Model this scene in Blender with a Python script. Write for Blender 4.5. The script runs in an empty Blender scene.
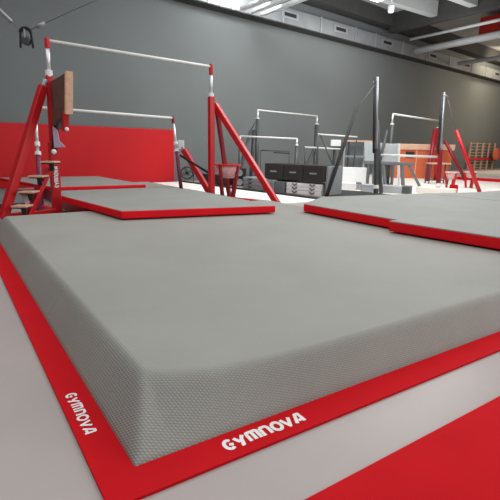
import bpy, bmesh, math, random
from mathutils import Vector, Matrix
random.seed(4)
S = bpy.context.scene
COL = S.collection

# ------------------------------------------------------------------ materials
def lin(c):
    c /= 255.0
    return c/12.92 if c <= .04045 else ((c+.055)/1.055)**2.4
def rgb(r, g, b): return (lin(r), lin(g), lin(b), 1)

def mat(name, c, rough=.6, metal=0.0, spec=.3, var=.06, scale=6.0, emit=0.0, bump=0.0, bscale=60.0, coat=0.0):
    m = bpy.data.materials.new(name); m.use_nodes = True
    nt = m.node_tree; b = nt.nodes['Principled BSDF']
    b.inputs['Roughness'].default_value = rough
    b.inputs['Metallic'].default_value = metal
    b.inputs['Specular IOR Level'].default_value = spec
    if coat: b.inputs['Coat Weight'].default_value = coat
    tc = nt.nodes.new('ShaderNodeTexCoord')
    nz = nt.nodes.new('ShaderNodeTexNoise'); nz.inputs['Scale'].default_value = scale; nz.inputs['Detail'].default_value = 5
    nt.links.new(tc.outputs['Object'], nz.inputs['Vector'])
    rp = nt.nodes.new('ShaderNodeValToRGB')
    rp.color_ramp.elements[0].position = .3; rp.color_ramp.elements[1].position = .7
    col = rgb(*c)
    rp.color_ramp.elements[0].color = tuple(max(0, x*(1-var)) for x in col[:3])+(1,)
    rp.color_ramp.elements[1].color = tuple(min(1, x*(1+var)) for x in col[:3])+(1,)
    nt.links.new(nz.outputs['Fac'], rp.inputs['Fac'])
    nt.links.new(rp.outputs['Color'], b.inputs['Base Color'])
    if emit:
        b.inputs['Emission Color'].default_value = col
        b.inputs['Emission Strength'].default_value = emit
    if bump:
        n2 = nt.nodes.new('ShaderNodeTexNoise'); n2.inputs['Scale'].default_value = bscale; n2.inputs['Detail'].default_value = 3
        nt.links.new(tc.outputs['Object'], n2.inputs['Vector'])
        bp = nt.nodes.new('ShaderNodeBump'); bp.inputs['Strength'].default_value = bump; bp.inputs['Distance'].default_value = .01
        nt.links.new(n2.outputs['Fac'], bp.inputs['Height']); nt.links.new(bp.outputs['Normal'], b.inputs['Normal'])
    return m

def dimple_mat(name, c, period, strength, var=.05):
    """grey non-slip cover: a honeycomb of raised dots"""
    m = mat(name, c, rough=.62, spec=.25, var=var, scale=1.6)
    nt = m.node_tree; b = nt.nodes['Principled BSDF']
    tc = [n for n in nt.nodes if n.type == 'TEX_COORD'][0]
    sep = nt.nodes.new('ShaderNodeSeparateXYZ'); nt.links.new(tc.outputs['Object'], sep.inputs[0])
    def mth(op, a, bb=None):
        n = nt.nodes.new('ShaderNodeMath'); n.operation = op
        for i, v in enumerate((a, bb)):
            if v is None: continue
            if isinstance(v, (int, float)): n.inputs[i].default_value = v
            else: nt.links.new(v, n.inputs[i])
        return n.outputs[0]
    k = 2*math.pi/period
    u = mth('MULTIPLY', mth('ADD', sep.outputs[0], mth('MULTIPLY', sep.outputs[2], .6)), k)
    v = mth('MULTIPLY', mth('ADD', sep.outputs[1], mth('MULTIPLY', sep.outputs[2], .6)), k)
    a = mth('ADD', mth('MULTIPLY', u, .5), mth('MULTIPLY', v, .866)); d = mth('SUBTRACT', mth('MULTIPLY', u, .5), mth('MULTIPLY', v, .866))
    h = mth('MULTIPLY', mth('ADD', mth('ADD', mth('COSINE', a), mth('COSINE', d)), mth('COSINE', u)), .5)
    fade = nt.nodes.new('ShaderNodeMapRange'); fade.interpolation_type = 'SMOOTHSTEP'
    fade.inputs[1].default_value = .150; fade.inputs[2].default_value = .207; fade.inputs[3].default_value = 1; fade.inputs[4].default_value = .06
    nt.links.new(sep.outputs[2], fade.inputs[0])
    h = mth('MULTIPLY', h, fade.outputs[0])
    bp = nt.nodes.new('ShaderNodeBump'); bp.inputs['Strength'].default_value = strength; bp.inputs['Distance'].default_value = period*.22
    nt.links.new(h, bp.inputs['Height']); nt.links.new(bp.outputs['Normal'], b.inputs['Normal'])
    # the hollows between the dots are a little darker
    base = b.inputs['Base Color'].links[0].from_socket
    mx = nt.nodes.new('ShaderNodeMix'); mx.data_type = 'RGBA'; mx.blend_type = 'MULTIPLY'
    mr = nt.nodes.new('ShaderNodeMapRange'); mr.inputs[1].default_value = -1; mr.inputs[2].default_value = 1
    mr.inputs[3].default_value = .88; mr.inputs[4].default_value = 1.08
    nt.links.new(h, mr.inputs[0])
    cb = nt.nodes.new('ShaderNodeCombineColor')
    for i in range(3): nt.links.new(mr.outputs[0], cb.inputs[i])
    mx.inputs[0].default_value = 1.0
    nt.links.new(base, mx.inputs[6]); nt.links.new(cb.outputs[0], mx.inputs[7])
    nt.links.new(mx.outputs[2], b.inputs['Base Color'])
    return m

M = dict(
    floor=mat('concrete', (176, 167, 164), rough=.36, spec=.28, var=.08, scale=1.3, bump=.06, bscale=9),
    runway=mat('white_runway', (252, 249, 244), rough=.7, spec=.1, var=.02, scale=2),
    carpet=mat('cream_carpet', (230, 225, 218), rough=.8, spec=.1, var=.03, scale=2),
    wall=mat('wall_paint', (112, 117, 117), rough=.8, spec=.1, var=.05, scale=.5),
    ceil=mat('ceiling_deck', (150, 153, 153), rough=.8, spec=.1, var=.08, scale=.8),
    steel=mat('dark_steel', (62, 62, 62), rough=.7, spec=.2, var=.1),
    galv=mat('galvanised', (132, 136, 138), rough=.45, metal=.35, var=.12, scale=2.5),
    pipe=mat('pale_pipe', (205, 210, 212), rough=.5, spec=.3, var=.05),
    redwall=mat('red_pad_vinyl', (190, 26, 32), rough=.55, spec=.25, var=.08, scale=.7),
    red=mat('red_vinyl', (199, 20, 30), rough=.75, spec=.08, var=.05, scale=4),
    redside_lit=mat('red_side_vinyl_lit', (232, 28, 38), rough=.7, spec=.1, var=.05, scale=4),  # brighter copy of the red vinyl, making up for weak light on mat sides
    redpaint=mat('red_paint', (196, 26, 34), rough=.35, spec=.45, var=.05),
    darkred=mat('dark_red_paint', (140, 30, 42), rough=.4, spec=.4, var=.08),
    purple=mat('plum_tube', (118, 44, 74), rough=.4, spec=.4, var=.1),
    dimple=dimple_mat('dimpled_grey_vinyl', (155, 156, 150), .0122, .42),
    greytop=mat('grey_mat_vinyl', (150, 153, 149), rough=.62, spec=.25, var=.05, scale=2.2, bump=.1, bscale=160),
    white=mat('white_vinyl', (238, 240, 240), rough=.55, spec=.25, var=.03),
    cream=mat('cream_vinyl', (243, 236, 226), rough=.6, spec=.2, var=.03),
    print=mat('white_print', (245, 240, 240), rough=.6, spec=.2, var=.02),
    chrome=mat('chrome_tube', (222, 222, 224), rough=.28, metal=.55, var=.03),
    bar=mat('pale_bar', (226, 226, 224), rough=.4, spec=.4, var=.04, scale=20),
    black=mat('black_rubber', (34, 34, 36), rough=.6, spec=.3, var=.1),
    wood=mat('plywood_face', (104, 74, 62), rough=.6, spec=.25, var=.22, scale=9),
    woodedge=mat('plywood_edge', (206, 164, 138), rough=.6, spec=.25, var=.1, scale=20),
    tan=mat('tan_wood', (222, 182, 156), rough=.6, spec=.2, var=.08),
    greymetal=mat('grey_painted_steel', (72, 75, 77), rough=.45, spec=.4, var=.08),
    greylight=mat('light_grey_foam', (150, 156, 158), rough=.7, spec=.2, var=.05),
    greymid=mat('mid_grey_foam', (112, 117, 119), rough=.7, spec=.2, var=.06),
    darkfoam=mat('dark_foam', (58, 55, 55), rough=.7, spec=.2, var=.1),
    darkmat=mat('charcoal_vinyl', (50, 50, 52), rough=.6, spec=.25, var=.1),
    orange=mat('orange_panel', (210, 110, 74), rough=.6, spec=.2, var=.07),
    pinkbowl=mat('pale_pink_plastic', (226, 186, 184), rough=.4, spec=.3, var=.22, scale=26),
    lavender=mat('lavender_plate', (190, 178, 200), rough=.4, spec=.3, var=.08),
    panelgrey=mat('panel_grey', (178, 184, 187), rough=.6, spec=.2, var=.04),
    silver=mat('silver_post', (158, 161, 165), rough=.35, metal=.5, var=.04),
    lamp=mat('lamp_diffuser', (250, 250, 248), rough=.5, emit=2.2),
    redbeam=mat('red_roof_paint', (150, 34, 24), rough=.6, spec=.2, var=.12, scale=1.5),
    orangebeam=mat('orange_roof_paint', (226, 108, 60), rough=.6, spec=.2, var=.1),
    rung=mat('varnished_rung', (206, 172, 148), rough=.5, spec=.3, var=.1),
)

# ------------------------------------------------------------------ mesh helpers (all coordinates are metres in the hall)
class MB:
    def __init__(s): s.b = bmesh.new()
    def face(s, pts):
        return s.b.faces.new([s.b.verts.new(p) for p in pts])
    def hexa(s, q):                       # 8 corners: bottom 4 then top 4
        v = [s.b.verts.new(p) for p in q]
        for f in ((3,2,1,0),(4,5,6,7),(0,1,5,4),(1,2,6,5),(2,3,7,6),(3,0,4,7)):
            s.b.faces.new([v[i] for i in f])
    def box(s, c, size, ang=0.0):         # centre, size, turn about z in degrees
        a = math.radians(ang); u = Vector((math.cos(a), math.sin(a), 0)); w = Vector((-math.sin(a), math.cos(a), 0))
        c = Vector(c); x, y, z = (k/2 for k in size); q = []
        for dz in (-z, z):
            for dx, dy in ((-x,-y),(x,-y),(x,y),(-x,y)): q.append(c+u*dx+w*dy+Vector((0,0,dz)))
        s.hexa(q)
    def slab(s, poly, z0, z1):
        n = len(poly)
        lo = [s.b.verts.new((p[0], p[1], z0)) for p in poly]; hi = [s.b.verts.new((p[0], p[1], z1)) for p in poly]
        s.b.faces.new(lo[::-1]); s.b.faces.new(hi)
        for i in range(n): s.b.faces.new((lo[i], lo[(i+1)%n], hi[(i+1)%n], hi[i]))
    def beam(s, p, q, w, h=None):         # square section
        p, q = Vector(p), Vector(q); d = (q-p).normalized(); h = h or w
        up = Vector((0,0,1)) if abs(d.z) < .95 else Vector((0,1,0))
        a = d.cross(up).normalized(); b = a.cross(d).normalized()
        c = [a*(-w/2)+b*(-h/2), a*(w/2)+b*(-h/2), a*(w/2)+b*(h/2), a*(-w/2)+b*(h/2)]
        s.hexa([p+k for k in c]+[q+k for k in c])
    def tube(s, pts, r, n=12, r2=None):
        pts = [Vector(p) for p in pts]; rings = []
        for i, p in enumerate(pts):
            d = (pts[min(i+1, len(pts)-1)]-pts[max(i-1, 0)]).normalized()
            up = Vector((0,0,1)) if abs(d.z) < .95 else Vector((0,1,0))
            a = d.cross(up).normalized(); b = a.cross(d).normalized()
            rr = r if r2 is None else r+(r2-r)*i/(len(pts)-1)
            rings.append([s.b.verts.new(p+(a*math.cos(t)+b*math.sin(t))*rr) for t in (2*math.pi*k/n for k in range(n))])
        for A, B in zip(rings, rings[1:]):
            for k in range(n): s.b.faces.new((A[k], A[(k+1)%n], B[(k+1)%n], B[k]))
        s.b.faces.new(rings[0][::-1]); s.b.faces.new(rings[-1])
    def lathe(s, c, prof, n=24, axis=None):  # prof: (radius, height) from c
        c = Vector(c); ax = Vector(axis or (0,0,1)).normalized()
        up = Vector((0,1,0)) if abs(ax.z) > .9 else Vector((0,0,1))
        a = ax.cross(up).normalized(); b = ax.cross(a).normalized(); rings = []
        for r, h in prof:
            rings.append([s.b.verts.new(c+ax*h+(a*math.cos(t)+b*math.sin(t))*max(r, 1e-4)) for t in (2*math.pi*k/n for k in range(n))])
        for A, B in zip(rings, rings[1:]):
            for k in range(n): s.b.faces.new((A[k], A[(k+1)%n], B[(k+1)%n], B[k]))
        s.b.faces.new(rings[0][::-1]); s.b.faces.new(rings[-1])
    def ball(s, c, r):
        prof = [(r*math.sin(t), -r*math.cos(t)) for t in (math.pi*k/8 for k in range(9))]
        s.lathe(c, prof, 12)
    def build(s, name, m, parent=None, bevel=0.0, smooth=False, seg=2):
        bmesh.ops.recalc_face_normals(s.b, faces=s.b.faces)
        if parent is not None:
            off = Vector(parent.get('_at', (0,0,0)))
            bmesh.ops.translate(s.b, verts=s.b.verts, vec=-off)
        me = bpy.data.meshes.new(name); s.b.to_mesh(me); s.b.free()
        me.materials.append(M[m] if isinstance(m, str) else m)
        if smooth:
            for p in me.polygons: p.use_smooth = True
        o = bpy.data.objects.new(name, me); COL.objects.link(o)
        if parent is not None:
            o.parent = parent; o['_at'] = tuple(parent.get('_at', (0,0,0)))
        if bevel:
            md = o.modifiers.new('soft_edge', 'BEVEL'); md.width = bevel; md.segments = seg; md.limit_method = 'ANGLE'
        if smooth or bevel:
            ws = o.modifiers.new('shade', 'WEIGHTED_NORMAL') if bevel and not smooth else None
        return o
def tag(o, label, cat, group=None, kind=None):
    if label: o['label'] = label
    if cat: o['category'] = cat
    if group: o['group'] = group
    if kind: o['kind'] = kind
    return o
def thing(name, loc, label, cat, group=None):
    o = bpy.data.objects.new(name, None); COL.objects.link(o)
    o.location = loc; o['_at'] = tuple(loc); o.empty_display_size = .1
    return tag(o, label, cat, group)
def copy_tree(o, loc, label, group=None):
    r = o.copy(); COL.objects.link(r); r.location = loc; r['label'] = label
    if group: r['group'] = group
    for ch in list(o.children):
        c = ch.copy(); COL.objects.link(c); c.parent = r
        for g in list(ch.children):
            d = g.copy(); COL.objects.link(d); d.parent = c
    return r
def struct(name, mb, m, **k):
    return tag(mb.build(name, m, **k), None, None, kind='structure')
def lerp(a, b, t): return tuple(x+(y-x)*t for x, y in zip(a, b))

# ------------------------------------------------------------------ heavy rounded lettering
def arc(cx, cy, rx, ry, a0, a1, n=14):
    return [(cx+rx*math.cos(math.radians(a0+(a1-a0)*i/n)), cy+ry*math.sin(math.radians(a0+(a1-a0)*i/n))) for i in range(n+1)]
GLYPH = {   # strokes in a cell 1 wide, 1 high; stroke weight .24
    'G': [arc(.52, .5, .40, .38, 48, 312), [(.88, .40), (.52, .50)]],
    'Y': [[(.08, .86), (.34, .48), (.56, .48), (.92, .90)], [(.64, .52), (.50, .12), (.30, .12)]],
    'M': [[(.12, .12), (.12, .70)]+arc(.24, .76, .12, .12, 180, 90, 5)+[(.78, .88)]+arc(.78, .76, .12, .12, 90, 0, 5)+[(.90, .12)], [(.51, .80), (.51, .12)]],
    'N': [[(.14, .12), (.14, .88)], [(.14, .88), (.56, .88)]+arc(.60, .62, .26, .26, 90, 0, 6)+[(.86, .12)]],
    'O': [arc(.5, .5, .40, .38, 0, 360, 24)],
    'V': [[(.06, .90), (.46, .14), (.94, .90)]],
    'A': [[(.06, .10), (.58, .90), (.90, .90), (.90, .10)], [(.40, .30), (.86, .30)]],
}
def lettering(word, origin, along, up, width, height, normal, weight=.22):
    """flat letters lying on a surface: one mesh for the word"""
    mb = MB(); lift = 0.0; o, al, up, nn = Vector(origin), Vector(along).normalized(), Vector(up).normalized(), Vector(normal).normalized()
    wide = {'M': 1.25, 'G': .95, 'Y': 1.0, 'N': 1.0, 'O': 1.05, 'V': 1.0, 'A': 1.0}
    tot = sum(wide[c] for c in word)+.12*(len(word)-1); cell = width/tot; x = 0
    hw = weight*height/2
    for ch in word:
        w = wide[ch]*cell
        for st in GLYPH[ch]:
            P = [(x+a*w, b*height) for a, b in st]
            for (ax, ay), (bx, by) in zip(P, P[1:]):
                lift += .00004; d = math.hypot(bx-ax, by-ay) or 1; nx, ny = -(by-ay)/d*hw, (bx-ax)/d*hw
                mb.face([o+al*u+up*v+nn*(.001+lift) for u, v in ((ax+nx, ay+ny), (ax-nx, ay-ny), (bx-nx, by-ny), (bx+nx, by+ny))])
            for i, (ax, ay) in enumerate(P):
                if 0 < i < len(P)-1:
                    lift += .00004
                    mb.face([o+al*(ax+hw*math.cos(t))+up*(ay+hw*math.sin(t))+nn*(.001+lift) for t in (2*math.pi*k/12 for k in range(12))])
        x += w+.12*cell; lift = 0.0
    return mb

# ================================================================== the hall
WA = math.radians(5.9)
WD = Vector((math.cos(WA), math.sin(WA), 0)); WN = Vector((math.sin(WA), -math.cos(WA), 0))   # along the wall / out of the wall
W0 = Vector((5.2, 11.5, 0))
def onwall(x, off=0, z=0):            # a point in front of the back wall
    p = W0+WD*((x-W0.x)/WD.x)+WN*off; p.z = z; return p

mb = MB(); mb.box((10, 4, -.05), (60, 40, .1)); struct('floor', mb, 'floor')
mb = MB(); mb.slab([onwall(-9), onwall(34), onwall(34, -.2), onwall(-9, -.2)], 0, 6.2); struct('wall_back', mb, 'wall')
mb = MB(); mb.slab([onwall(-9, -.2), onwall(34, -.2), (34, -2.5, 0), (-9, -2.5, 0)], 5.9, 6.0); struct('ceiling', mb, 'ceil')

def wallbox(mb, x0, x1, z0, z1, o0, o1):
    mb.slab([onwall(x0, o0), onwall(x1, o0), onwall(x1, o1), onwall(x0, o1)], z0, z1)

# red padding on the wall
pad = thing('wall_padding', onwall(2.0, .06), 'red padded panel covering the lower left of the grey back wall', 'wall padding')
mb = MB(); wallbox(mb, -7, 5.27, .0, 1.39, .02, .10); mb.build('pad_panel', 'redwall', pad, bevel=.02)

# roof steel
mb = MB(); wallbox(mb, -9, 34, 5.42, 5.9, .15, .60); struct('beam_wall_side', mb, 'steel')
mb = MB(); mb.box((14.6, 5.5, 5.58), (.30, 13.2, .64)); struct('beam_girder', mb, 'steel')
for k, y in enumerate((9.95, 8.55, 7.0, 5.4)):
    mb = MB(); mb.box((4.9, y+.05, 5.63), (19.0, .26, .46), 1.0); struct('beam_%d' % (k+1), mb, 'ceil')
mb = MB(); mb.box((17.25, 5.0, 5.40), (.9, 9.8, .6), 0); mb.build('roof_girder', 'redbeam', thing('roof_girder', (17.25, 5.0, 5.1), 'red painted roof girder at the far right of the ceiling', 'girder'))
mb = MB(); mb.box((15.5, 4.2, 5.52), (1.0, 8.2, .12), 0); mb.build('roof_panel', 'orangebeam', thing('roof_panel', (15.5, 4.2, 5.46), 'orange roof panel above the red girder', 'roof panel'))

# duct along the wall
duct = thing('ventilation_duct', onwall(12, .3, 4.65), 'long silver ventilation duct with small grilles along top of the back wall', 'duct')
mb = MB(); wallbox(mb, -8.8, 33, 4.62, 5.08, .02, .40); mb.build('duct_body', 'galv', duct, bevel=.02)
mb = MB(); wallbox(mb, -8.8, 33, 4.595, 4.625, .02, .41); mb.build('underside_shade', 'steel', duct)  # dark strip standing in for the shade on the duct's underside
for x in (-7, -5, -3, -1, 1, 3, 5, 6.2, 6.6, 7.0, 8.9, 10.6, 12.4, 13.6, 15.4, 17.2, 19.2, 21.4, 23.0, 25.4, 28):
    mb = MB(); wallbox(mb, x-.025, x+.025, 4.62, 5.095, .02, .425); mb.build('duct_seam', 'silver', duct)
for x in (9.2, 11.6, 14.35, 17.75, 20.9, 24.3):
    mb = MB(); wallbox(mb, x-.36, x+.36, 4.77, 4.99, .40, .42); g = mb.build('grille_frame', 'silver', duct)
    mb = MB(); wallbox(mb, x-.25, x+.25, 4.83, 4.93, .415, .43); mb.build('grille_slot', 'black', g)

# pale pipes running away from the wall
for (x0, y0, x1, y1, z, r, lab) in (
        (7.22, 11.1, 7.27, 1.0, 4.62, .10, 'first pale roof pipe from the left running out over the duct'),
        (7.58, 11.15, 7.63, 1.0, 4.62, .10, 'middle of the three close pale roof pipes over the duct'),
        (7.95, 11.18, 8.0, 1.0, 4.62, .10, 'third pale roof pipe from the left beside the first duct grille')):
    mb = MB(); mb.beam((x0, y0, z), (x1, y1, z), .13, .10)
    tag(mb.build('roof_pipe', 'pipe', bevel=.02), lab, 'pipe', 'pale roof pipes over the duct')
for (x0, y0, x1, y1, z, r, lab) in (
        (15.75, 11.75, 15.4, 3.0, 4.72, .12, 'thick round pale pipe leaving the duct near its right end'),
        (19.4, 12.2, 19.1, 3.0, 4.72, .085, 'thin cream pipe leaving the duct beside its last grilles'),
        (15.15, 11.6, 14.95, 3.0, 5.03, .05, 'thin grey pipe high under the ceiling above the thick pipe')):
    mb = MB(); mb.tube([(x0, y0, z), (x1, y1, z)], r, 16)
    tag(mb.build('roof_pipe', 'pipe', smooth=True), lab, 'pipe')
# lamps
lp = thing('strip_lamp', (10.4, 9.55, 5.15), 'bright white strip lamp under the ceiling at the top edge', 'lamp')
mb = MB(); mb.box((10.4, 9.55, 5.24), (1.3, .28, .08), 3); mb.build('housing', 'pipe', lp)
for dx in (-.5, .5):
    mb = MB(); mb.tube([(10.4+dx, 9.55, 5.26), (10.4+dx, 9.55, 5.9)], .012, 8); mb.build('hanger_rod', 'greymetal', lp)
mb = MB(); mb.box((10.4, 9.55, 5.17), (1.2, .22, .07), 3); mb.build('diffuser', 'lamp', lp)
mb = MB(); mb.lathe((11.65, 9.72, 4.98), [(.02, .42), (.03, .22), (.09, .18), (.09, .04), (.07, 0)][::-1])
tag(mb.build('hanging_lamp', 'pipe', smooth=False), 'small pale lamp canister hanging under the ceiling beam', 'lamp')

# ================================================================== the big landing mat
T = .20
X0, X1, Y0, Y1 = .395, 4.25, 1.19, 5.75
def shear(x, y):                       # the front edge is a touch out of square
    return y-.034*(x-.39)*max(0, 1-(y-1.0)/2.5)
big = thing('landing_mat', (2.3, 3.4, 0), 'large grey dimpled landing mat with sloped sides and red printed border', 'mat')
def heights(x, y):
    def ramp(d, w):
        t = max(0, min(1, d/w))
        return t
    hx = min(ramp(x-X0, .135), ramp(X1-x, .135)); hy = min(ramp(y-Y0, .105+.165*math.exp(-max(0, x-.53)/.2)), ramp(Y1-y, .2))
    a, b = hx, hy
    k = .20                             # smooth minimum of both slopes and the flat top
    def smin(p, q, k):
        h = max(k-abs(p-q), 0)/k
        return min(p, q)-h*h*k*.25
    return T*max(0.0, smin(smin(a, b, k), 1.0, .34)) + .012
def axis_pts(a, b, fine_a, fine_b, step_f, step_c):
    out = []; v = a
    while v < b-1e-6:
        out.append(v); v += step_f if (v-a < fine_a or b-v < fine_b) else step_c
    out.append(b); return out
xs = axis_pts(X0, X1, .34, .3, .0115, .12); ys = axis_pts(Y0, Y1, .5, .35, .0145, .12)
mb = MB(); grid = [[mb.b.verts.new((x, shear(x, y), heights(x, y))) for x in xs] for y in ys]
for j in range(len(ys)-1):
    for i in range(len(xs)-1):
        mb.b.faces.new((grid[j][i], grid[j][i+1], grid[j+1][i+1], grid[j+1][i]))
# skirt down to the border
for line in ([grid[0][i] for i in range(len(xs))], [grid[-1][i] for i in range(len(xs))], [r[0] for r in grid], [r[-1] for r in grid]):
    low = [mb.b.verts.new((v.co.x, v.co.y, .002)) for v in line]
    for a in range(len(line)-1): mb.b.faces.new((line[a], line[a+1], low[a+1], low[a]))
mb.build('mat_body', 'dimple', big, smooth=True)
B0x, B0y = .277, 1.062
ring_o = [(B0x, shear(B0x, B0y)), (X1+.12, shear(X1+.12, B0y)), (X1+.12, Y1+.12), (B0x, Y1+.12)]
ring_i = [(X0+.02, shear(X0+.02, Y0+.02)), (X1-.02, shear(X1-.02, Y0+.02)), (X1-.02, Y1-.02), (X0+.02, Y1-.02)]
mb = MB()
for z in (.010, 0):
    vo = [(p[0], p[1], z) for p in ring_o]; vi = [(p[0], p[1], z) for p in ring_i]
    for i in range(4): mb.face([vo[i], vo[(i+1)%4], vi[(i+1)%4], vi[i]])
for i in range(4):
    a, b = ring_o[i], ring_o[(i+1)%4]; mb.face([(*a, 0), (*b, 0), (*b, .010), (*a, .010)])
border = mb.build('border', 'red', big)
lettering('GYMNOVA', (.678, shear(.678, 1.098), .010), (1, -.034, 0), (.03, 1, 0), .336, .060, (0, 0, 1), .23).build('lettering', 'print', border)
lettering('GYMNOVA', (.303, 1.735, .010), (0, -1, 0), (1, 0, 0), .300, .045, (0, 0, 1), .22).build('lettering', 'print', border)
# pale seam across the left slope
mb = MB(); mb.tube([(x, 2.62+(x-.42)*.15, heights(x, 2.62)+.0012) for x in (.41, .44, .47, .50, .53)], .0016, 6)
mb.build('seam', 'greylight', big)

# red floor mat at the lower right
mb = MB(); mb.slab([(.70, .795), (9, .62), (9, -1.6), (.70, -1.4)], 0, .012)
tag(mb.build('floor_mat', 'red'), 'plain red floor mat lying on the concrete at the lower right', 'mat')

# ------------------------------------------------------------------ thinner grey mats with red sides
def side_mat(name, poly, z0, z1, label, band='redside_lit', top='greytop', inset=.012):
    c = (sum(p[0] for p in poly)/len(poly), sum(p[1] for p in poly)/len(poly), z0)
    t = thing(name, c, label, 'mat')
    mb = MB(); mb.slab(poly, z0, z1); mb.build('side_band', band, t, bevel=.012)
    cx, cy = c[0], c[1]
    q = [(x+(cx-x)/max(.01, math.hypot(cx-x, cy-y))*inset, y+(cy-y)/max(.01, math.hypot(cx-x, cy-y))*inset) for x, y in poly]
    mb = MB(); mb.slab(q, z1-.01, z1+.004); mb.build('top_cover', top, t, bevel=.003)
    return t
side_mat('gym_mat', [(1.54, 4.69), (3.34, 4.31), (3.33, 6.40), (1.30, 6.45)], .205, .29, 'grey mat with red sides lying on the big landing mat below the bars')
side_mat('gym_mat', [(1.47, 5.95), (3.66, 5.95), (3.66, 9.3), (1.47, 9.3)], .0, .2, 'thick grey mat filling the floor between the red bar uprights', band='darkred')
side_mat('gym_mat', [(1.50, 8.05), (3.12, 8.0), (2.9, 10.4), (.95, 10.6)], .207, .264, 'grey mat with a thin red edge in front of the red wall padding')
side_mat('gym_mat', [(-1.6, 7.6), (1.0, 7.6), (1.2, 9.6), (.7, 10.6), (-1.6, 10.6)], .0, .08, 'dim grey floor mat behind the left red brace and treads', band='darkmat', top='greymid')
side_mat('gym_mat', [(3.74, 2.812), (6.6, 2.812), (6.4, 4.40), (4.5, 4.72), (3.73, 4.24)], .205, .30, 'grey mat with long red side and a cut corner beside the white runway', inset=.003)
side_mat('gym_mat', [(3.83, 1.0), (6.8, 1.0), (6.6, 2.80), (3.59, 2.80)], .205, .305, 'nearest grey mat with red side, in front of the cut corner mat', inset=.003)
side_mat('gym_mat', [(6.42, 4.40), (6.62, 2.9), (9.2, 2.9), (9.0, 4.1), (7.45, 4.12)], .19, .30, 'grey mat rising behind the others at the far right')
side_mat('base_mat', [(4.39, .95), (9.6, .95), (9.6, 3.95), (6.6, 4.3), (4.5, 4.3)], .0, .185, 'thick grey base mat supporting the red sided mats at the right', band='greymid')

# ================================================================== front red uneven bars
ub = thing('uneven_bars', (2.6, 7.0, 0), 'red uneven bars with pale rails and red diagonal braces above the grey mats', 'gymnastics bars')
hl, hr = (1.325, 6.70, 2.295), (3.92, 6.95, 2.285)
mb = MB(); mb.tube([hl, hr], .021, 12); mb.build('high_bar', 'bar', ub, smooth=True)
ll_, lr_ = (1.25, 7.545, 1.505), (3.8, 8.23, 1.5)
mb = MB(); mb.tube([ll_, lr_], .022, 12); mb.build('low_bar', 'bar', ub, smooth=True)
# high uprights
lb, rb = (1.29, 6.75, 0), (3.93, 6.95, 0)
def at_z(a, b, z): return lerp(a, b, (z-a[2])/(b[2]-a[2]))
for base, top, w, cb, ct in ((lb, hl, .125, 1.91, 2.22), (rb, hr, .095, 1.84, 2.17)):
    mb = MB()
    if base is lb:
        p, q, s = at_z(base, top, 0), at_z(base, top, 1.0), at_z(base, top, cb-.04)
        mb.beam(p, q, .125, .10); mb.beam(q, s, .085, .08)
    else:
        mb.beam(base, at_z(base, top, cb-.03), w, w)
    up = mb.build('upright', 'redpaint', ub, bevel=.012)
    mb = MB(); mb.tube([at_z(base, top, cb-.05), at_z(base, top, ct)], .027, 14); mb.build('extension_tube', 'chrome', up, smooth=True)
    mb = MB(); mb.tube([at_z(base, top, cb-.06), at_z(base, top, cb+.02)], .046, 14); mb.build('locking_collar', 'white', up)
    mb = MB(); mb.tube([at_z(base, top, ct-.02), at_z(base, top, 2.325)], .033, 14); mb.build('bar_clamp', 'redpaint', up, bevel=.008)
    mb = MB(); mb.box((base[0], base[1], .012), (.3, .3, .024)); mb.build('foot_plate', 'black', up)
# lettering reads up the face of the left column, G at the bottom
d0 = (Vector(hl)-Vector(lb)).normalized()
o0 = at_z(lb, hl, .385)
lettering('GYMNOVA', Vector(o0)+Vector((.034, -.064, 0)), d0, (-1, 0, 0), .285, .062, (0, -1, 0), .24).build('lettering', 'print', [c for c in ub.children if c.name.startswith('upright')][0])
# low uprights: chrome upper, plum lower
for base, top, zc, nm in (((1.17, 7.25, 0), ll_, .86, 'l'), ((3.80, 7.88, 0), lr_, .92, 'r')):
    mb = MB(); mb.tube([base, at_z(base, top, zc)], .036, 14); u = mb.build('low_upright', 'purple', ub, smooth=True)
    mb = MB(); mb.tube([at_z(base, top, zc-.04), at_z(base, top, 1.44)], .023, 14); mb.build('extension_tube', 'chrome', u, smooth=True)
    mb = MB(); mb.tube([at_z(base, top, zc-.05), at_z(base, top, zc+.0)], .044, 14); mb.build('locking_collar', 'white', u)
    mb = MB(); mb.tube([at_z(base, top, zc+.08), at_z(base, top, zc+.14)], .038, 14); mb.build('locking_collar', 'white', u)
    mb = MB(); mb.tube([at_z(base, top, 1.40), at_z(base, top, 1.53)], .032, 14); mb.build('bar_clamp', 'darkred', u)
    mb = MB(); mb.box((base[0], base[1], .012), (.25, .25, .024)); mb.build('foot_plate', 'black', u)
# braces
def brace(p, q, w, m='redpaint'):
    mb = MB(); mb.beam(p, q, w, w); b = mb.build('brace', m, ub, bevel=.01)
    e = lerp(p, q, -.05)
    mb = MB(); mb.tube([e, lerp(p, q, .02)], w*.32, 10); mb.build('brace_joint', 'silver', b)
    return b
brace((1.225, 6.655, 1.72), (.57, 6.40, .03), .10)
brace((4.06, 7.06, 1.70), (4.57, 5.84, .06), .095)
brace((4.10, 7.08, 1.68), (4.46, 7.20, .05), .07, 'darkred')
brace((3.90, 7.99, .91), (4.24, 7.50, .05), .10)
# base rails
mb = MB(); mb.beam((3.94, 7.6, .055), (4.57, 5.80, .055), .10, .10); mb.build('base_rail', 'redpaint', ub, bevel=.01)
mb = MB(); mb.beam((3.80, 7.88, .03), (3.98, 7.45, .05), .09, .06); mb.build('base_rail', 'darkred', ub, bevel=.01)
mb = MB(); mb.beam((1.17, 7.25, .04), (1.245, 6.7, .05), .10, .08); mb.beam((1.245, 6.72, .05), (.57, 6.40, .05), .10, .08); mb.build('base_rail', 'redpaint', ub, bevel=.01)
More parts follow.
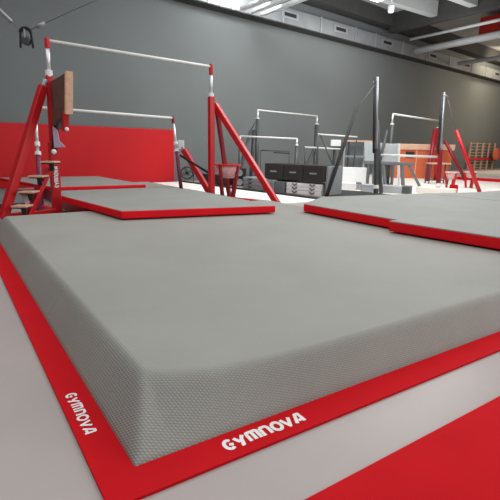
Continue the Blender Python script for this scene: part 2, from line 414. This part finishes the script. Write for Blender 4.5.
# link strut and plates on the right
mb = MB(); mb.tube([(3.82, 7.98, .80), (4.10, 7.35, .50)], .022, 10); mb.build('link_strut', 'black', ub, smooth=True)
mb = MB(); mb.box((3.87, 8.03, 1.0), (.11, .03, .17), -34); mb.build('clamp_plate', 'white', ub, bevel=.006)

# coach's step beside the left column and the folded board above it
st = thing('spotting_steps', (1.0, 6.4, 0), 'red stair stringer with four small pale treads beside the left red column', 'steps')
mb = MB(); mb.beam((1.19, 6.58, .64), (.83, 6.30, .02), .08, .07); mb.build('stringer', 'redpaint', st, bevel=.01)
mb = MB(); mb.beam((1.04, 6.62, .0), (1.04, 6.62, .42), .07, .07); mb.build('support_leg', 'purple', st, bevel=.01)
for x, y, z in ((1.20, 6.46, .745), (1.03, 6.40, .565), (.89, 6.32, .375), (.785, 6.23, .21)):
    mb = MB(); mb.box((x, y, z), (.19, .20, .022), -34); k = mb.build('tread', 'woodedge', st, bevel=.005)
    mb = MB(); mb.box((x, y, z-.018), (.17, .17, .015), -34); mb.beam((x+.01, y+.02, z-.02), (x+.03, y+.06, z-.11), .05, .05); mb.build('tread_bracket', 'darkmat', k)

fb = thing('folded_platform', (1.33, 6.3, 1.1), 'brown wooden spotting platform folded upright beside the left red column', 'platform')
mb = MB(); mb.hexa([(1.29, 6.58, 1.22), (1.30, 5.86, 1.36), (1.365, 5.86, 1.36), (1.355, 6.58, 1.22),
                    (1.325, 6.66, 1.79), (1.345, 5.89, 1.81), (1.41, 5.89, 1.81), (1.39, 6.66, 1.79)])
mb.build('board', 'wood', fb, bevel=.006)
mb = MB(); mb.hexa([(1.285, 5.845, 1.33), (1.30, 5.825, 1.33), (1.385, 5.835, 1.33), (1.37, 5.865, 1.33),
                    (1.33, 5.885, 1.815), (1.345, 5.865, 1.83), (1.43, 5.875, 1.83), (1.415, 5.895, 1.815)])
mb.build('edge_strip', 'woodedge', fb, bevel=.006)
mb = MB(); mb.beam((1.325, 5.92, 1.36), (1.315, 6.01, 1.14), .065, .065); mb.build('support_arm', 'redpaint', fb, bevel=.008)
mb = MB(); mb.ball((1.325, 5.95, 1.16), .025); mb.build('pin', 'print', fb, smooth=True)
for y in (6.45, 6.2):
    mb = MB(); mb.box((1.35, y, 1.27), (.06, .09, .2)); mb.build('hinge', 'greymetal', fb, bevel=.01)
mb = MB(); v = [(1.285+.826*u, 6.58-.563*u, z) for u, z in ((0, 1.21), (.06, 1.155), (.075, 1.02), (.155, .94), (0, .93))]
fr = [mb.b.verts.new(p) for p in v]; bk = [mb.b.verts.new((p[0]+.008, p[1]+.012, p[2])) for p in v]
mb.b.faces.new(fr); mb.b.faces.new(bk[::-1])
for i in range(5): mb.b.faces.new((fr[i], bk[i], bk[(i+1)%5], fr[(i+1)%5]))
mb.build('gusset_plate', 'lavender', fb)
mb = MB(); mb.tube([(1.36, 6.6, 1.3), (1.30, 6.68, .9)], .035, 10); mb.build('pivot_post', 'black', fb)
mb = MB(); mb.ball((1.285, 6.62, .875), .035); mb.build('locking_knob', 'print', fb, smooth=True)

# cable pulley hanging top left
pl = thing('cable_pulley', (1.14, 7.09, 2.25), 'black pulley bracket slung between two wire cables in front of the wall', 'pulley')
c0 = Vector((1.14, 7.09, 2.38)); ax = Vector((.826, -.563, 0)); fw = Vector((.55, .80, 0))
mb = MB()
for s in (-1, 1):
    mb.beam(c0+ax*(.085*s)+Vector((0,0,-.14)), c0+ax*(.07*s)+Vector((0,0,.06)), .022, .05)
mb.tube([c0+ax*(.07*math.cos(t))+Vector((0,0,.05+.06*math.sin(t))) for t in (math.pi*k/8 for k in range(9))], .026, 10)
mb.build('bracket', 'black', pl, bevel=.004)
mb = MB(); mb.lathe(c0+Vector((0,0,-.05))-fw*.03, [(.03, 0), (.06, .005), (.05, .03), (.06, .055), (.03, .06)], 20, axis=fw); mb.build('wheel', 'greymetal', pl, smooth=False)
mb = MB(); mb.tube([c0+Vector((0,0,.09))-fw*.035, c0+Vector((0,0,-.02))-fw*.04], .012, 8); mb.build('pin', 'silver', pl)
def cable(pts, sleeve):
    mb = MB(); mb.tube(pts, .005, 6); cbl = mb.build('wire_cable', 'greymid', pl, smooth=True)
    a, b = (lerp(pts[0], pts[1], t) for t in sleeve)
    mb = MB(); mb.tube([a, b], .024, 10); mb.build('turnbuckle', 'silver', cbl, smooth=True)
cable([(1.06, 7.16, 2.49), (.42, 7.75, 3.32)], (.10, .28))
cable([(1.20, 7.04, 2.47), (4.5, 5.2, 4.2)], (.02, .05))

# ------------------------------------------------------------------ chalk bowl stands
def chalk_stand(cx, cy, zr, r, label, rim='redpaint', leg='redpaint', legs=3, ang0=100):
    t = thing('chalk_stand', (cx, cy, 0), label, 'chalk stand')
    mb = MB(); mb.lathe((cx, cy, zr-.21*r/.2), [(r*.45, 0), (r*.75, .05*r/.2), (r*.92, .13*r/.2), (r*.97, .2*r/.2), (r*.9, .2*r/.2), (r*.7, .07*r/.2), (r*.3, .03*r/.2)], 28)
    mb.build('bowl', 'pinkbowl', t, smooth=True)
    mb = MB(); n = 28
    ring = [(cx+r*1.04*math.cos(2*math.pi*k/n), cy+r*1.04*math.sin(2*math.pi*k/n), zr) for k in range(n+1)]
    for a, b in zip(ring, ring[1:]): mb.tube([a, b], .016, 8)
    mb.build('rim', rim, t)
    for k in range(legs):
        a = math.radians(ang0+360/legs*k)
        mb = MB(); mb.beam((cx+r*1.02*math.cos(a), cy+r*1.02*math.sin(a), zr-.01), (cx+r*.55*math.cos(a), cy+r*.55*math.sin(a), 0), .045, .045)
        mb.build('leg', leg, t, bevel=.006)
    return t
chalk_stand(4.30, 7.0, .66, .225, 'chalk bowl with red rim and dark red legs beside the red bar upright', leg='darkred', legs=4, ang0=20)
chalk_stand(11.38, 6.96, .41, .17, 'pale bowl in red leg stand, left of two by silver post', rim='pinkbowl', legs=3, ang0=10)
chalk_stand(11.80, 6.67, .43, .15, 'pale bowl in red leg stand, right of two by slanting red brace', rim='pinkbowl', legs=3, ang0=10)

# ================================================================== white strip and dark floor mats beyond the bars
mb = MB(); mb.slab([(4.80, 6.2), (5.97, 6.2), (5.62, 8.7), (5.33, 11.2), (4.55, 11.2), (4.64, 8.7)], 0, .015)
tag(mb.build('runway_strip', 'runway'), 'bright white runway strip on the floor behind the red bars', 'runway')
mb = MB(); mb.slab([(5.99, 6.3), (6.18, 6.3), (5.78, 8.9), (5.45, 11.2), (5.36, 11.2), (5.65, 8.7)], 0, .04)
tag(mb.build('floor_mat', 'darkmat', bevel=.01), 'low charcoal mat edging the far side of the white runway', 'mat')
mb = MB(); mb.slab([(6.9, 4.6), (26, 4.6), (26, 12.4), (9.2, 11.6), (6.9, 8.2)], 0, .004)
tag(mb.build('floor_carpet', 'carpet'), None, None, kind='structure')

def local_box(mb, org, ang, w, d, z0, z1, x0=0.0):
    a = math.radians(ang); u = Vector((math.cos(a), math.sin(a), 0)); v = Vector((-math.sin(a), math.cos(a), 0))
    o = Vector((org[0], org[1], 0))+u*x0
    mb.slab([o, o+u*w, o+u*w+v*d, o+v*d], z0, z1)

# stacked foam: two low stacks with three dark boxes lying across them
def foam_slab(org, ang, w, d, z0, z1, m, label, group, n=2):
    a = math.radians(ang); u = Vector((math.cos(a), math.sin(a), 0)); v = Vector((-math.sin(a), math.cos(a), 0))
    t = thing('foam_slab', (org[0], org[1], z0), label, 'foam slab', group)
    mb = MB(); local_box(mb, org, ang, w, d, z0, z1); mb.build('slab', m, t, bevel=.012)
    for k in range(n):
        c = Vector((org[0], org[1], (z0+z1)/2))+u*(w*(k+.5)/n)-v*.004
        mb = MB(); mb.tube([c-u*.06+Vector((0,0,.02)), c-v*.012-Vector((0,0,.015)), c+u*.06+Vector((0,0,.02))], .011, 8); mb.build('carry_handle', 'black', t, smooth=True)
names = ('bottom', 'middle', 'top')
for k in range(3):
    foam_slab((6.25, 7.71), -70, .86, .75, .082*k, .082*k+.078, 'white', 'white foam slab, %s of the stack under the dark boxes' % names[k], 'white foam slabs')
for k in range(3):
    foam_slab((6.02, 9.1), -86, 1.12, .7, .092*k, .092*k+.087, 'greylight', 'grey foam slab, %s of the stack behind the red brace' % names[k], 'grey foam slabs')
mb = MB(); local_box(mb, (6.12, 7.97), -75, .25, .7, 0, .245); tag(mb.build('foam_block', 'greymid', bevel=.01), 'small grey foam block wedged between the grey and white foam stacks', 'foam block')
for k, w in enumerate(('left', 'middle', 'right')):
    ang = -73; a = math.radians(ang); u = Vector((math.cos(a), math.sin(a), 0)); v = Vector((-math.sin(a), math.cos(a), 0))
    o = Vector((6.08, 8.30, 0))+u*(.515*k)
    t = thing('foam_box', (o.x, o.y, .28), '%s one of the three dark foam boxes lying on the low stacks' % w, 'foam box', 'dark foam boxes')
    mb = MB(); local_box(mb, o, ang, .50, .55, .285, .63); mb.build('box_body', 'darkfoam', t, bevel=.012)
    c = o+u*.25-v*.004+Vector((0,0,.46))
    mb = MB(); mb.beam(c-u*.08, c+u*.08, .02, .03); mb.build('hand_slot', 'greylight', t)
mb = MB(); local_box(mb, (6.63, 6.80), 14, .58, .06, .0, .62); tag(mb.build('foam_block', 'greylight', bevel=.01), 'upright grey foam block closing the end of the dark box row', 'foam block')

# white block and low beams under the steel posts
def block(name, org, ang, w, d, z0, z1, m, label, cat, end=None):
    t = thing(name, (org[0], org[1], z0), label, cat)
    mb = MB(); local_box(mb, org, ang, w, d, z0, z1); mb.build('block_body', m, t, bevel=.015)
    if end:
        mb = MB(); local_box(mb, org, ang, end[0], d+.02, z0, z1+.008, x0=w-end[0] if end[1] > 0 else -0.0); mb.build('end_cap', end[2], t, bevel=.01)
    return t
block('foam_block', (9.0, 9.82), -49, .36, .22, 0, .46, 'greymid', 'grey foam block standing left of the white block', 'foam block')
block('foam_block', (9.45, 9.28), -49, .78, .22, 0, .46, 'white', 'white foam block standing between the steel posts and the dark boxes', 'foam block')
block('foam_bolster', (7.80, 8.15), -46, .92, .4, 0, .16, 'white', 'low white foam bolster with dark end on floor left of the grey posts', 'foam bolster', (.14, 1, 'greymid'))
block('foam_bolster', (8.15, 7.25), -60, 1.12, .30, 0, .17, 'panelgrey', 'low pale foam bolster with grey end on floor right of the grey posts', 'foam bolster', (.2, 1, 'greymid'))
mb = MB(); mb.slab([(6.35, 6.5), (7.95, 5.98), (8.3, 5.5), (8.42, 5.6), (8.12, 6.5), (8.05, 7.3), (7.6, 8.2)], 0, .02)
tag(mb.build('floor_mat', 'darkmat', bevel=.01), 'low dark mat on the floor at the foot of the grey posts', 'mat')

# speaker boxes, low dark cases, floor fan beyond the runway
for z, lab in ((.0, 'lower black cube shaped speaker behind the chalk bowl'), (.23, 'upper black cube shaped speaker behind the chalk bowl')):
    t = thing('speaker', (6.28, 9.55, z), lab, 'speaker', 'black speakers')
    mb = MB(); local_box(mb, (6.08, 9.62), -40, .30, .25, z, z+.215); mb.build('cabinet', 'darkmat', t, bevel=.01)
    a = math.radians(-40); u = Vector((math.cos(a), math.sin(a), 0)); v = Vector((-math.sin(a), math.cos(a), 0))
    c = Vector((6.08, 9.62, z+.105))+u*.15-v*.006
    mb = MB(); mb.lathe(c, [(.02, -.01), (.05, .0), (.08, .004), (.085, -.004)][::-1], 20, axis=-v); mb.build('cone', 'greylight', t)
for k, (o, w) in enumerate((((5.62, 10.55), 'farther'), ((5.78, 10.1), 'nearer'))):
    t = thing('storage_case', (*o, 0), '%s of two low dark cases behind the red upright' % w, 'case')
    mb = MB(); local_box(mb, o, -66, .40, .35, 0, .26); mb.build('case_body', 'darkmat', t, bevel=.012)
    mb = MB(); local_box(mb, o, -66, .40, .35, .262, .29); mb.build('lid', 'greymid', t, bevel=.008)
fan = thing('floor_fan', (5.46, 11.0, 0), 'round black floor fan standing between the red wall padding and the bars', 'fan')
fx = Vector((5.46, 11.0, .26)); fd = Vector((-.45, -.9, 0)).normalized(); fs = Vector((.9, -.45, 0))
for off in (-.03, .06):
    mb = MB(); ring = [fx-fd*off+(fs*math.cos(t)+Vector((0,0,1))*math.sin(t))*.16 for t in (2*math.pi*k/24 for k in range(25))]
    for a, b in zip(ring, ring[1:]): mb.tube([a, b], .014, 6)
    for k in range(12):
        t = math.pi*2*k/12; mb.tube([fx-fd*off, fx-fd*off+(fs*math.cos(t)+Vector((0,0,1))*math.sin(t))*.16], .003, 5)
    mb.build('guard', 'black', fan)
mb = MB()
for k in range(4):
    t = math.pi/2*k+.4; e = fs*math.cos(t)+Vector((0,0,1))*math.sin(t); n = fs*-math.sin(t)+Vector((0,0,1))*math.cos(t)
    mb.hexa([fx+e*.02-n*.02, fx+e*.14-n*.05+fd*.02, fx+e*.14+n*.05-fd*.02, fx+e*.02+n*.02]+[p+fd*.006 for p in (fx+e*.02-n*.02, fx+e*.14-n*.05+fd*.02, fx+e*.14+n*.05-fd*.02, fx+e*.02+n*.02)])
mb.build('blades', 'greymid', fan)
mb = MB(); mb.lathe(fx-fd*.02, [(.04, -.04), (.05, 0), (.045, .05)], 16, axis=fd); mb.build('motor', 'darkmat', fan)
mb = MB(); mb.tube([fx+fs*.17, fx+fs*.17-Vector((0,0,.25)), fx-fs*.17-Vector((0,0,.25)), fx-fs*.17], .016, 8); mb.build('stand', 'darkmat', fan)

# thin rail frame in front of the wall
rf = thing('rail_frame', (9.2, 11.2, 0), 'thin grey rectangular rail frame against the wall above the foam boxes', 'frame')
a, b = Vector((8.15, 11.35, 0)), Vector((8.95, 10.95, 0)); up = Vector((0,0,1))
for p in (a, b): 
    mb = MB(); mb.tube([p, p+up*.88], .014, 8); mb.build('post', 'greymetal', rf, smooth=True)
mb = MB(); mb.tube([a+up*.88, b+up*.86], .016, 8); mb.build('top_rail', 'greymetal', rf, smooth=True)
mb = MB(); mb.beam(lerp(a, b, .45)+(0,) if False else Vector(lerp(a, b, .45))+up*.82, b+up*.80, .07, .035); mb.build('shelf', 'darkmat', rf)

# ================================================================== grey bar sets
def post(t, base, top, w, zc, m='greymetal', tube_m='chrome'):
    mb = MB(); mb.tube([base, at_z(base, top, zc)], w, 12); u = mb.build('upright', m, t, smooth=True)
    mb = MB(); mb.tube([at_z(base, top, zc-.03), top], .026, 10); mb.build('extension_tube', tube_m, u, smooth=True)
    mb = MB(); mb.tube([at_z(base, top, zc-.02), at_z(base, top, zc+.03)], w*.98, 12); mb.build('locking_collar', 'white', u)
    mb = MB(); mb.lathe((base[0], base[1], 0), [(w*2.2, 0), (w*2.2, .02), (w*1.2, .03)], 16); mb.build('foot_plate', 'darkmat', u)
    return u
def stays(t, lst, m='greymetal'):
    for p, q, w in lst:
        mb = MB(); mb.tube([p, q], w, 10); mb.build('brace', m, t, smooth=True)

g1 = thing('uneven_bars', (9.0, 10.9, 0), 'grey uneven bars with white rails standing behind the dark foam boxes', 'gymnastics bars')
h0, h1 = (7.58, 10.75, 2.0), (10.34, 11.29, 2.0)
mb = MB(); mb.tube([h0, h1], .021, 10); mb.build('high_bar', 'bar', g1, smooth=True)
post(g1, (7.37, 10.45, 0), h0, .055, 1.75); post(g1, (10.10, 11.0, 0), h1, .068, 1.72)
l0, l1 = (6.53, 10.04, 1.25), (7.95, 9.42, 1.215)
mb = MB(); mb.tube([l0, l1], .022, 10); mb.build('low_bar', 'bar', g1, smooth=True)
post(g1, (7.77, 9.22, 0), l1, .045, 1.03); post(g1, (6.45, 9.9, 0), l0, .04, 1.0)
stays(g1, [((7.36, 10.75, 1.44), (6.74, 10.5, .0), .05), ((7.60, 10.95, 1.46), (7.42, 10.82, 0), .05), ((7.50, 10.7, 1.72), (7.36, 10.75, 1.44), .012),
           ((10.12, 11.1, .98), (9.45, 10.9, 0), .05), ((10.25, 11.2, 1.15), (10.0, 10.9, .0), .05)])

g2 = thing('parallel_bars', (8.9, 9.1, 0), 'low pair of thin white rails on grey legs beneath the slanting grey brace', 'gymnastics bars')
for p, q in (((8.50, 9.21, 1.35), (9.83, 9.03, 1.31)), ((8.17, 9.34, 1.0), (9.32, 9.16, .97))):
    mb = MB(); mb.tube([p, q], .021, 10); r = mb.build('rail', 'bar', g2, smooth=True)
    for e, s in ((p, 1), (q, -1)):
        mb = MB(); mb.tube([e, (e[0]+(.06 if s > 0 else .14), e[1]+(0 if s > 0 else .22), 0)], .022, 8); mb.build('leg', 'greymetal', r, smooth=True)
stays(g2, [((8.56, 9.15, 1.3), (8.61, 8.63, .46), .022), ((8.20, 9.3, .62), (8.52, 9.1, .0), .022), ((8.0, 9.35, .62), (8.2, 9.3, 0), .022)])

# tall posts carrying a bar set low: grey brace at the left, red brace at the right
hb = thing('horizontal_bar', (9.1, 6.7, 0), 'tall silver posts with a low white bar, grey brace left and red brace right', 'gymnastics bars')
LT, LB, RT, RB = (8.085, 6.96, 2.52), (8.03, 6.69, 0), (10.28, 6.74, 2.355), (9.84, 6.33, 0)
for tp, bs, m in ((LT, LB, 'greymetal'), (RT, RB, 'darkred')):
    zc = 1.55 if m == 'greymetal' else 1.25
    mb = MB(); mb.beam(bs, at_z(bs, tp, 1.0), .085, .08); u = mb.build('upright', m, hb, bevel=.01)
    mb = MB(); mb.tube([at_z(bs, tp, .95), tp], .028, 12); mb.build('silver_post', 'silver', u, smooth=True)
    o2 = Vector((-.05, .035, 0)); mb = MB(); mb.tube([Vector(at_z(bs, tp, .9))+o2, Vector(at_z(bs, tp, tp[2]-.03))+o2], .028, 12); mb.build('backing_post', 'darkmat', u, smooth=True)
    mb = MB(); mb.tube([at_z(bs, tp, .12), at_z(bs, tp, .20)], .06, 12); mb.build('collar', 'print', u)
    s = -1 if m == 'greymetal' else 1
    hk = Vector(at_z(bs, tp, tp[2]-.14)); mb = MB(); mb.tube([hk+Vector((0,0,.08)), hk+Vector((.07*s,-.05*s,.04)), hk+Vector((.075*s,-.05*s,-.06))], .016, 8); mb.build('cable_hook', 'silver', u, smooth=True)
mb = MB(); mb.tube([(8.15, 6.93, .86), (9.95, 6.53, .83)], .028, 10); mb.build('bar', 'bar', hb, smooth=True)
for a, b, c, m in (((8.03, 6.96, 2.36), (7.40, 6.88, 1.80), (6.56, 6.74, .03), 'steel'), ((10.33, 6.68, 2.24), (10.39, 6.39, 1.47), (10.68, 5.76, .02), 'redpaint')):
    mb = MB(); mb.tube([b, c], .038 if m == 'steel' else .046, 12); s = mb.build('brace', m, hb, smooth=True)
    mb = MB(); mb.tube([a, b], .008, 6); mb.build('brace_cable', 'greymid', s, smooth=True)
mb = MB(); mb.tube([(8.20, 6.98, 1.62), (8.28, 6.75, 0)], .045, 12); mb.build('brace', 'greymetal', hb, smooth=True)

g3 = thing('uneven_bars', (12.2, 8.9, 0), 'far uneven bars with grey left post and red right posts', 'gymnastics bars')
k0, k1 = (10.6, 8.47, 1.95), (14.1, 9.3, 1.95)
mb = MB(); mb.tube([k0, k1], .026, 10); mb.build('high_bar', 'bar', g3, smooth=True)
post(g3, (10.5, 8.38, 0), k0, .06, 1.66); post(g3, (13.6, 8.85, 0), k1, .095, 1.70, 'redpaint')
stays(g3, [((10.45, 8.5, 1.5), (9.95, 8.3, .35), .04)])
stays(g3, [((13.75, 9.2, 1.64), (12.95, 8.75, 0), .07), ((14.15, 9.05, 1.3), (14.5, 8.35, 0), .055)], 'darkred')

# grey trestle with a leaning pale panel
bb = thing('balance_beam', (10.4, 7.9, 0), 'low grey beam on splayed trestle legs in front of the pale leaning panel', 'balance beam')
mb = MB(); mb.beam((9.55, 8.45, .63), (10.70, 7.72, .60), .10, .09); mb.build('beam', 'greymid', bb, bevel=.015)
for (a, b) in (((9.8, 8.30, .60), (9.72, 8.2, 0)), ((10.0, 8.18, .60), (10.02, 8.05, 0)), ((10.45, 7.9, .60), (10.4, 7.75, 0)), ((10.6, 7.8, .60), (10.82, 7.52, 0))):
    mb = MB(); mb.beam(a, b, .075, .075); mb.build('leg', 'greymid', bb, bevel=.008)
pn = thing('leaning_panel', (10.3, 8.6, 0), 'pale grey trapezoid panel with white edge leaning behind the grey trestle', 'panel')
mb = MB(); f = [(9.85, 8.68, .58), (10.62, 8.16, .56), (10.60, 8.22, 1.13), (9.84, 8.76, 1.18)]
mb.hexa([f[0], f[1], (f[1][0]+.08, f[1][1]+.06, .56), (f[0][0]+.08, f[0][1]+.06, .58), f[3], f[2], (f[2][0]+.08, f[2][1]+.06, f[2][2]), (f[3][0]+.08, f[3][1]+.06, f[3][2])])
mb.build('panel_face', 'panelgrey', pn, bevel=.01)
for (x, y) in ((9.99, 8.66), (10.55, 8.26)):
    mb = MB(); mb.beam((x, y, 0), (x, y, .6), .06, .06); mb.build('leg', 'greymid', pn)
mb = MB(); mb.beam((10.66, 8.10, 0), (10.60, 8.18, 1.15), .05, .05); mb.build('edge_bar', 'white', pn)

# white kiosk-like frame with timber top, and white wall box
kf = thing('wooden_topped_frame', (10.5, 9.6, 0), 'white open frame with a thin wooden top behind the white block', 'frame')
u = Vector((.83, -.56, 0)); o = Vector((10.22, 9.86, 0))
for s in (0, .12, .62, .74):
    mb = MB(); p = o+u*s; mb.beam(p, p+Vector((0,0,1.19)), .035, .035); mb.build('post', 'panelgrey' if s in (.0, .62) else 'greymetal', kf)
mb = MB(); mb.beam(o-u*.05+Vector((0,0,1.21)), o+u*.82+Vector((0,0,1.21)), .10, .045); mb.build('top_board', 'tan', kf)
mb = MB(); mb.beam(o+Vector((0,0,.75)), o+u*.74+Vector((0,0,.75)), .04, .05); mb.build('cross_rail', 'greylight', kf)
mb = MB(); mb.slab([o+u*.2+Vector((.1,.15,0)), o+u*.6+Vector((.1,.15,0)), o+u*.6+Vector((.13,.2,0)), o+u*.2+Vector((.13,.2,0))], .1, 1.1); mb.build('back_panel', 'greymid', kf)
wb = thing('wall_box', onwall(11.5, .1, 1.0), 'bright white box with dark base and side on the wall above the foam blocks', 'box')
mb = MB(); mb.beam((9.87, 10.11, 1.14), (10.12, 9.94, 1.14), .12, .19); mb.build('box_front', 'white', wb, bevel=.01)
mb = MB(); mb.beam((9.87, 10.12, 1.02), (10.15, 9.93, 1.02), .14, .05); mb.build('box_base', 'darkmat', wb)
mb = MB(); mb.beam((10.0, 10.06, .0), (10.0, 10.06, 1.0), .06, .06); mb.build('stand_post', 'greymetal', wb)

# orange counter with tan top
oc = thing('orange_counter', (12.8, 9.2, 0), 'orange counter with tan top and dark opening behind the far bars', 'counter')
u = Vector((.826, -.563, 0)); v = Vector((.563, .826, 0)); o = Vector((13.05, 10.2, 0))
mb = MB(); mb.slab([o, o+u*2.0, o+u*2.0+v*.5, o+v*.5], 0, .98); mb.build('front_panel', 'orange', oc, bevel=.01)
mb = MB(); mb.slab([o-v*.04-u*.03, o+u*2.06-v*.04, o+u*2.06+v*.55, o-u*.03+v*.55], .98, 1.18); mb.build('counter_top', 'tan', oc, bevel=.015)
mb = MB(); mb.slab([o+u*.38-v*.01, o+u*.68-v*.01, o+u*.68+v*.03, o+u*.38+v*.03], .70, .92); mb.build('opening', 'darkmat', oc)
for s in (.15, .75, 1.2, 1.55):
    mb = MB(); mb.slab([o+u*s-v*.012, o+u*(s+.03)-v*.012, o+u*(s+.03)+v*.02, o+u*s+v*.02], 0, .98); mb.build('panel_strip', 'tan', oc)
tb = thing('small_table', (12.0, 7.9, 0), 'small brown table with thin legs in front of the orange counter', 'table')
p0 = Vector((11.9, 8.0, 0))
mb = MB(); mb.slab([p0, p0+u*.62, p0+u*.62+v*.35, p0+v*.35], .58, .62); mb.build('table_top', 'rung', tb)
for a, b in ((.03, .03), (.59, .03), (.03, .32), (.59, .32)):
    q = p0+u*a+v*b; mb = MB(); mb.tube([q, q+Vector((0,0,.58))], .018, 8); mb.build('leg', 'greymetal', tb, smooth=True)

# low mats at the right behind the grey mats
block('low_mat', (9.90, 5.98), -24, .13, .16, 0, .20, 'red', 'red end of a low mat at the foot of the chalk bowls', 'mat')
block('low_mat', (10.79, 5.62), -75, 1.3, .5, 0, .09, 'cream', 'low cream mat beside the red slanting brace', 'mat')
block('low_mat', (14.75, 9.0), -80, 2.6, .12, 0, .10, 'red', 'thin red strip mat crossing the pale floor at the right edge', 'mat')

block('low_mat', (9.2, 6.5), -74, .85, .25, 0, .14, 'cream', 'low cream mat at the foot of the silver post with red base', 'mat')
# wall bars and round target on the wall
wbars = thing('wall_bars', onwall(24.5, .2), 'varnished wall bars with red lower band fixed on back wall', 'wall bars')
for k in range(5):
    x = 22.9+k*.76
    mb = MB(); wallbox(mb, x-.03, x+.03, .0, 1.42, .12, .19); mb.build('side_post', 'rung', wbars)
for k in range(9):
    mb = MB(); z = .10+k*.158; mb.tube([onwall(22.9, .155, z), onwall(25.94, .155, z)], .013, 8); mb.build('rung', 'tan' if False else 'rung', wbars, smooth=True)
mb = MB(); wallbox(mb, 22.9, 25.94, .50, .62, .19, .22); mb.build('red_band', 'redpaint', wbars)
tg = thing('round_target', onwall(26.6, .5, .5), 'round orange disc with red disc behind, hung beside the wall bars', 'disc')
mb = MB(); mb.lathe(onwall(25.35, .42, .82), [(.27, 0), (.32, .03), (.32, .09), (.27, .12)], 28, axis=WN); mb.build('orange_disc', 'orange', tg)
mb = MB(); mb.lathe(onwall(25.85, .30, .80), [(.32, 0), (.36, .03), (.36, .07), (.32, .10)], 28, axis=WN); mb.build('red_disc', 'redpaint', tg)
mb = MB(); mb.tube([onwall(25.6, .215, .84), onwall(25.6, .44, .84)], .04, 8); mb.build('bracket', 'greymetal', tg)

# ================================================================== light
w = bpy.data.worlds.new('hall_air'); S.world = w; w.use_nodes = True
w.node_tree.nodes['Background'].inputs[0].default_value = (.97, .98, 1.0, 1)
w.node_tree.nodes['Background'].inputs[1].default_value = .24
def area(name, loc, target, sx, sy, e, c=(1, 1, 1)):
    l = bpy.data.lights.new(name, 'AREA'); l.shape = 'RECTANGLE'; l.size = sx; l.size_y = sy; l.energy = e; l.color = c
    o = bpy.data.objects.new(name, l); COL.objects.link(o); o.location = loc
    o.rotation_euler = (Vector(target)-Vector(loc)).to_track_quat('-Z', 'Y').to_euler(); return o
area('hall_light_main', (3.5, 3.5, 5.25), (3.5, 3.5, 0), 13.0, 11.0, 500)
area('hall_light_right', (7.5, 5.0, 5.1), (5.5, 3.5, 0), 2.4, 1.6, 36)
area('hall_light_far', (11.5, 7.5, 5.0), (11, 8, 0), 6.0, 2.5, 260, (1, .98, .95))
area('wall_wash', (7.0, 8.0, 4.7), (7.2, 11.8, 1.6), 3.5, 1.0, 55, (.96, 1, 1))
area('warm_right', (22.5, 8.8, 4.2), (23.5, 13, 1.8), 5.0, 1.5, 170, (1, .80, .62))
area('fill_light_front', (7.5, -4.5, 3.0), (3.2, 1.5, .1), 6.0, 2.0, 230)  # added fill from the camera side to lift the mat's front slope
area('fill_light_mid', (7.2, 8.0, 5.1), (6.6, 8.2, 0), 2.5, 2.5, 120)  # added fill to brighten the white strip and the foam beyond the bars
area('duct_lamp', (7.4, 10.2, 5.0), (7.4, 11.5, 4.95), 1.0, .4, 45)
area('duct_fill_warm', (23.5, 11.6, 5.2), (24.5, 13.2, 4.9), 2.0, .5, 70, (1, .85, .6))  # added warm fill that tints the right end of the duct
area('roof_bounce', (9.5, 7.0, 3.9), (9.5, 8.0, 6.0), 8.0, 4.0, 75)
area('roof_bounce_far', (12.0, 9.6, 4.3), (12.3, 10.6, 6.0), 5.0, 2.0, 65)

# ================================================================== camera
cd = bpy.data.cameras.new('camera'); cam = bpy.data.objects.new('camera', cd); COL.objects.link(cam); S.camera = cam
cd.sensor_width = 36; cd.lens = 36*444/500; cd.clip_start = .05
R = Vector((.8259086, -.5634854, .0189515)); U = Vector((.1132029, .1986648, .9735078)); F = Vector((.5523224, .8018831, -.2278671))
m = Matrix(((R.x, U.x, -F.x), (R.y, U.y, -F.y), (R.z, U.z, -F.z))).to_4x4()
m.translation = Vector((0, 0, 1.0)); cam.matrix_world = m

S.view_settings.view_transform = 'Standard'
S.view_settings.look = 'None'
S.view_settings.exposure = .07
for o in list(bpy.data.objects):
    if '_at' in o: del o['_at']
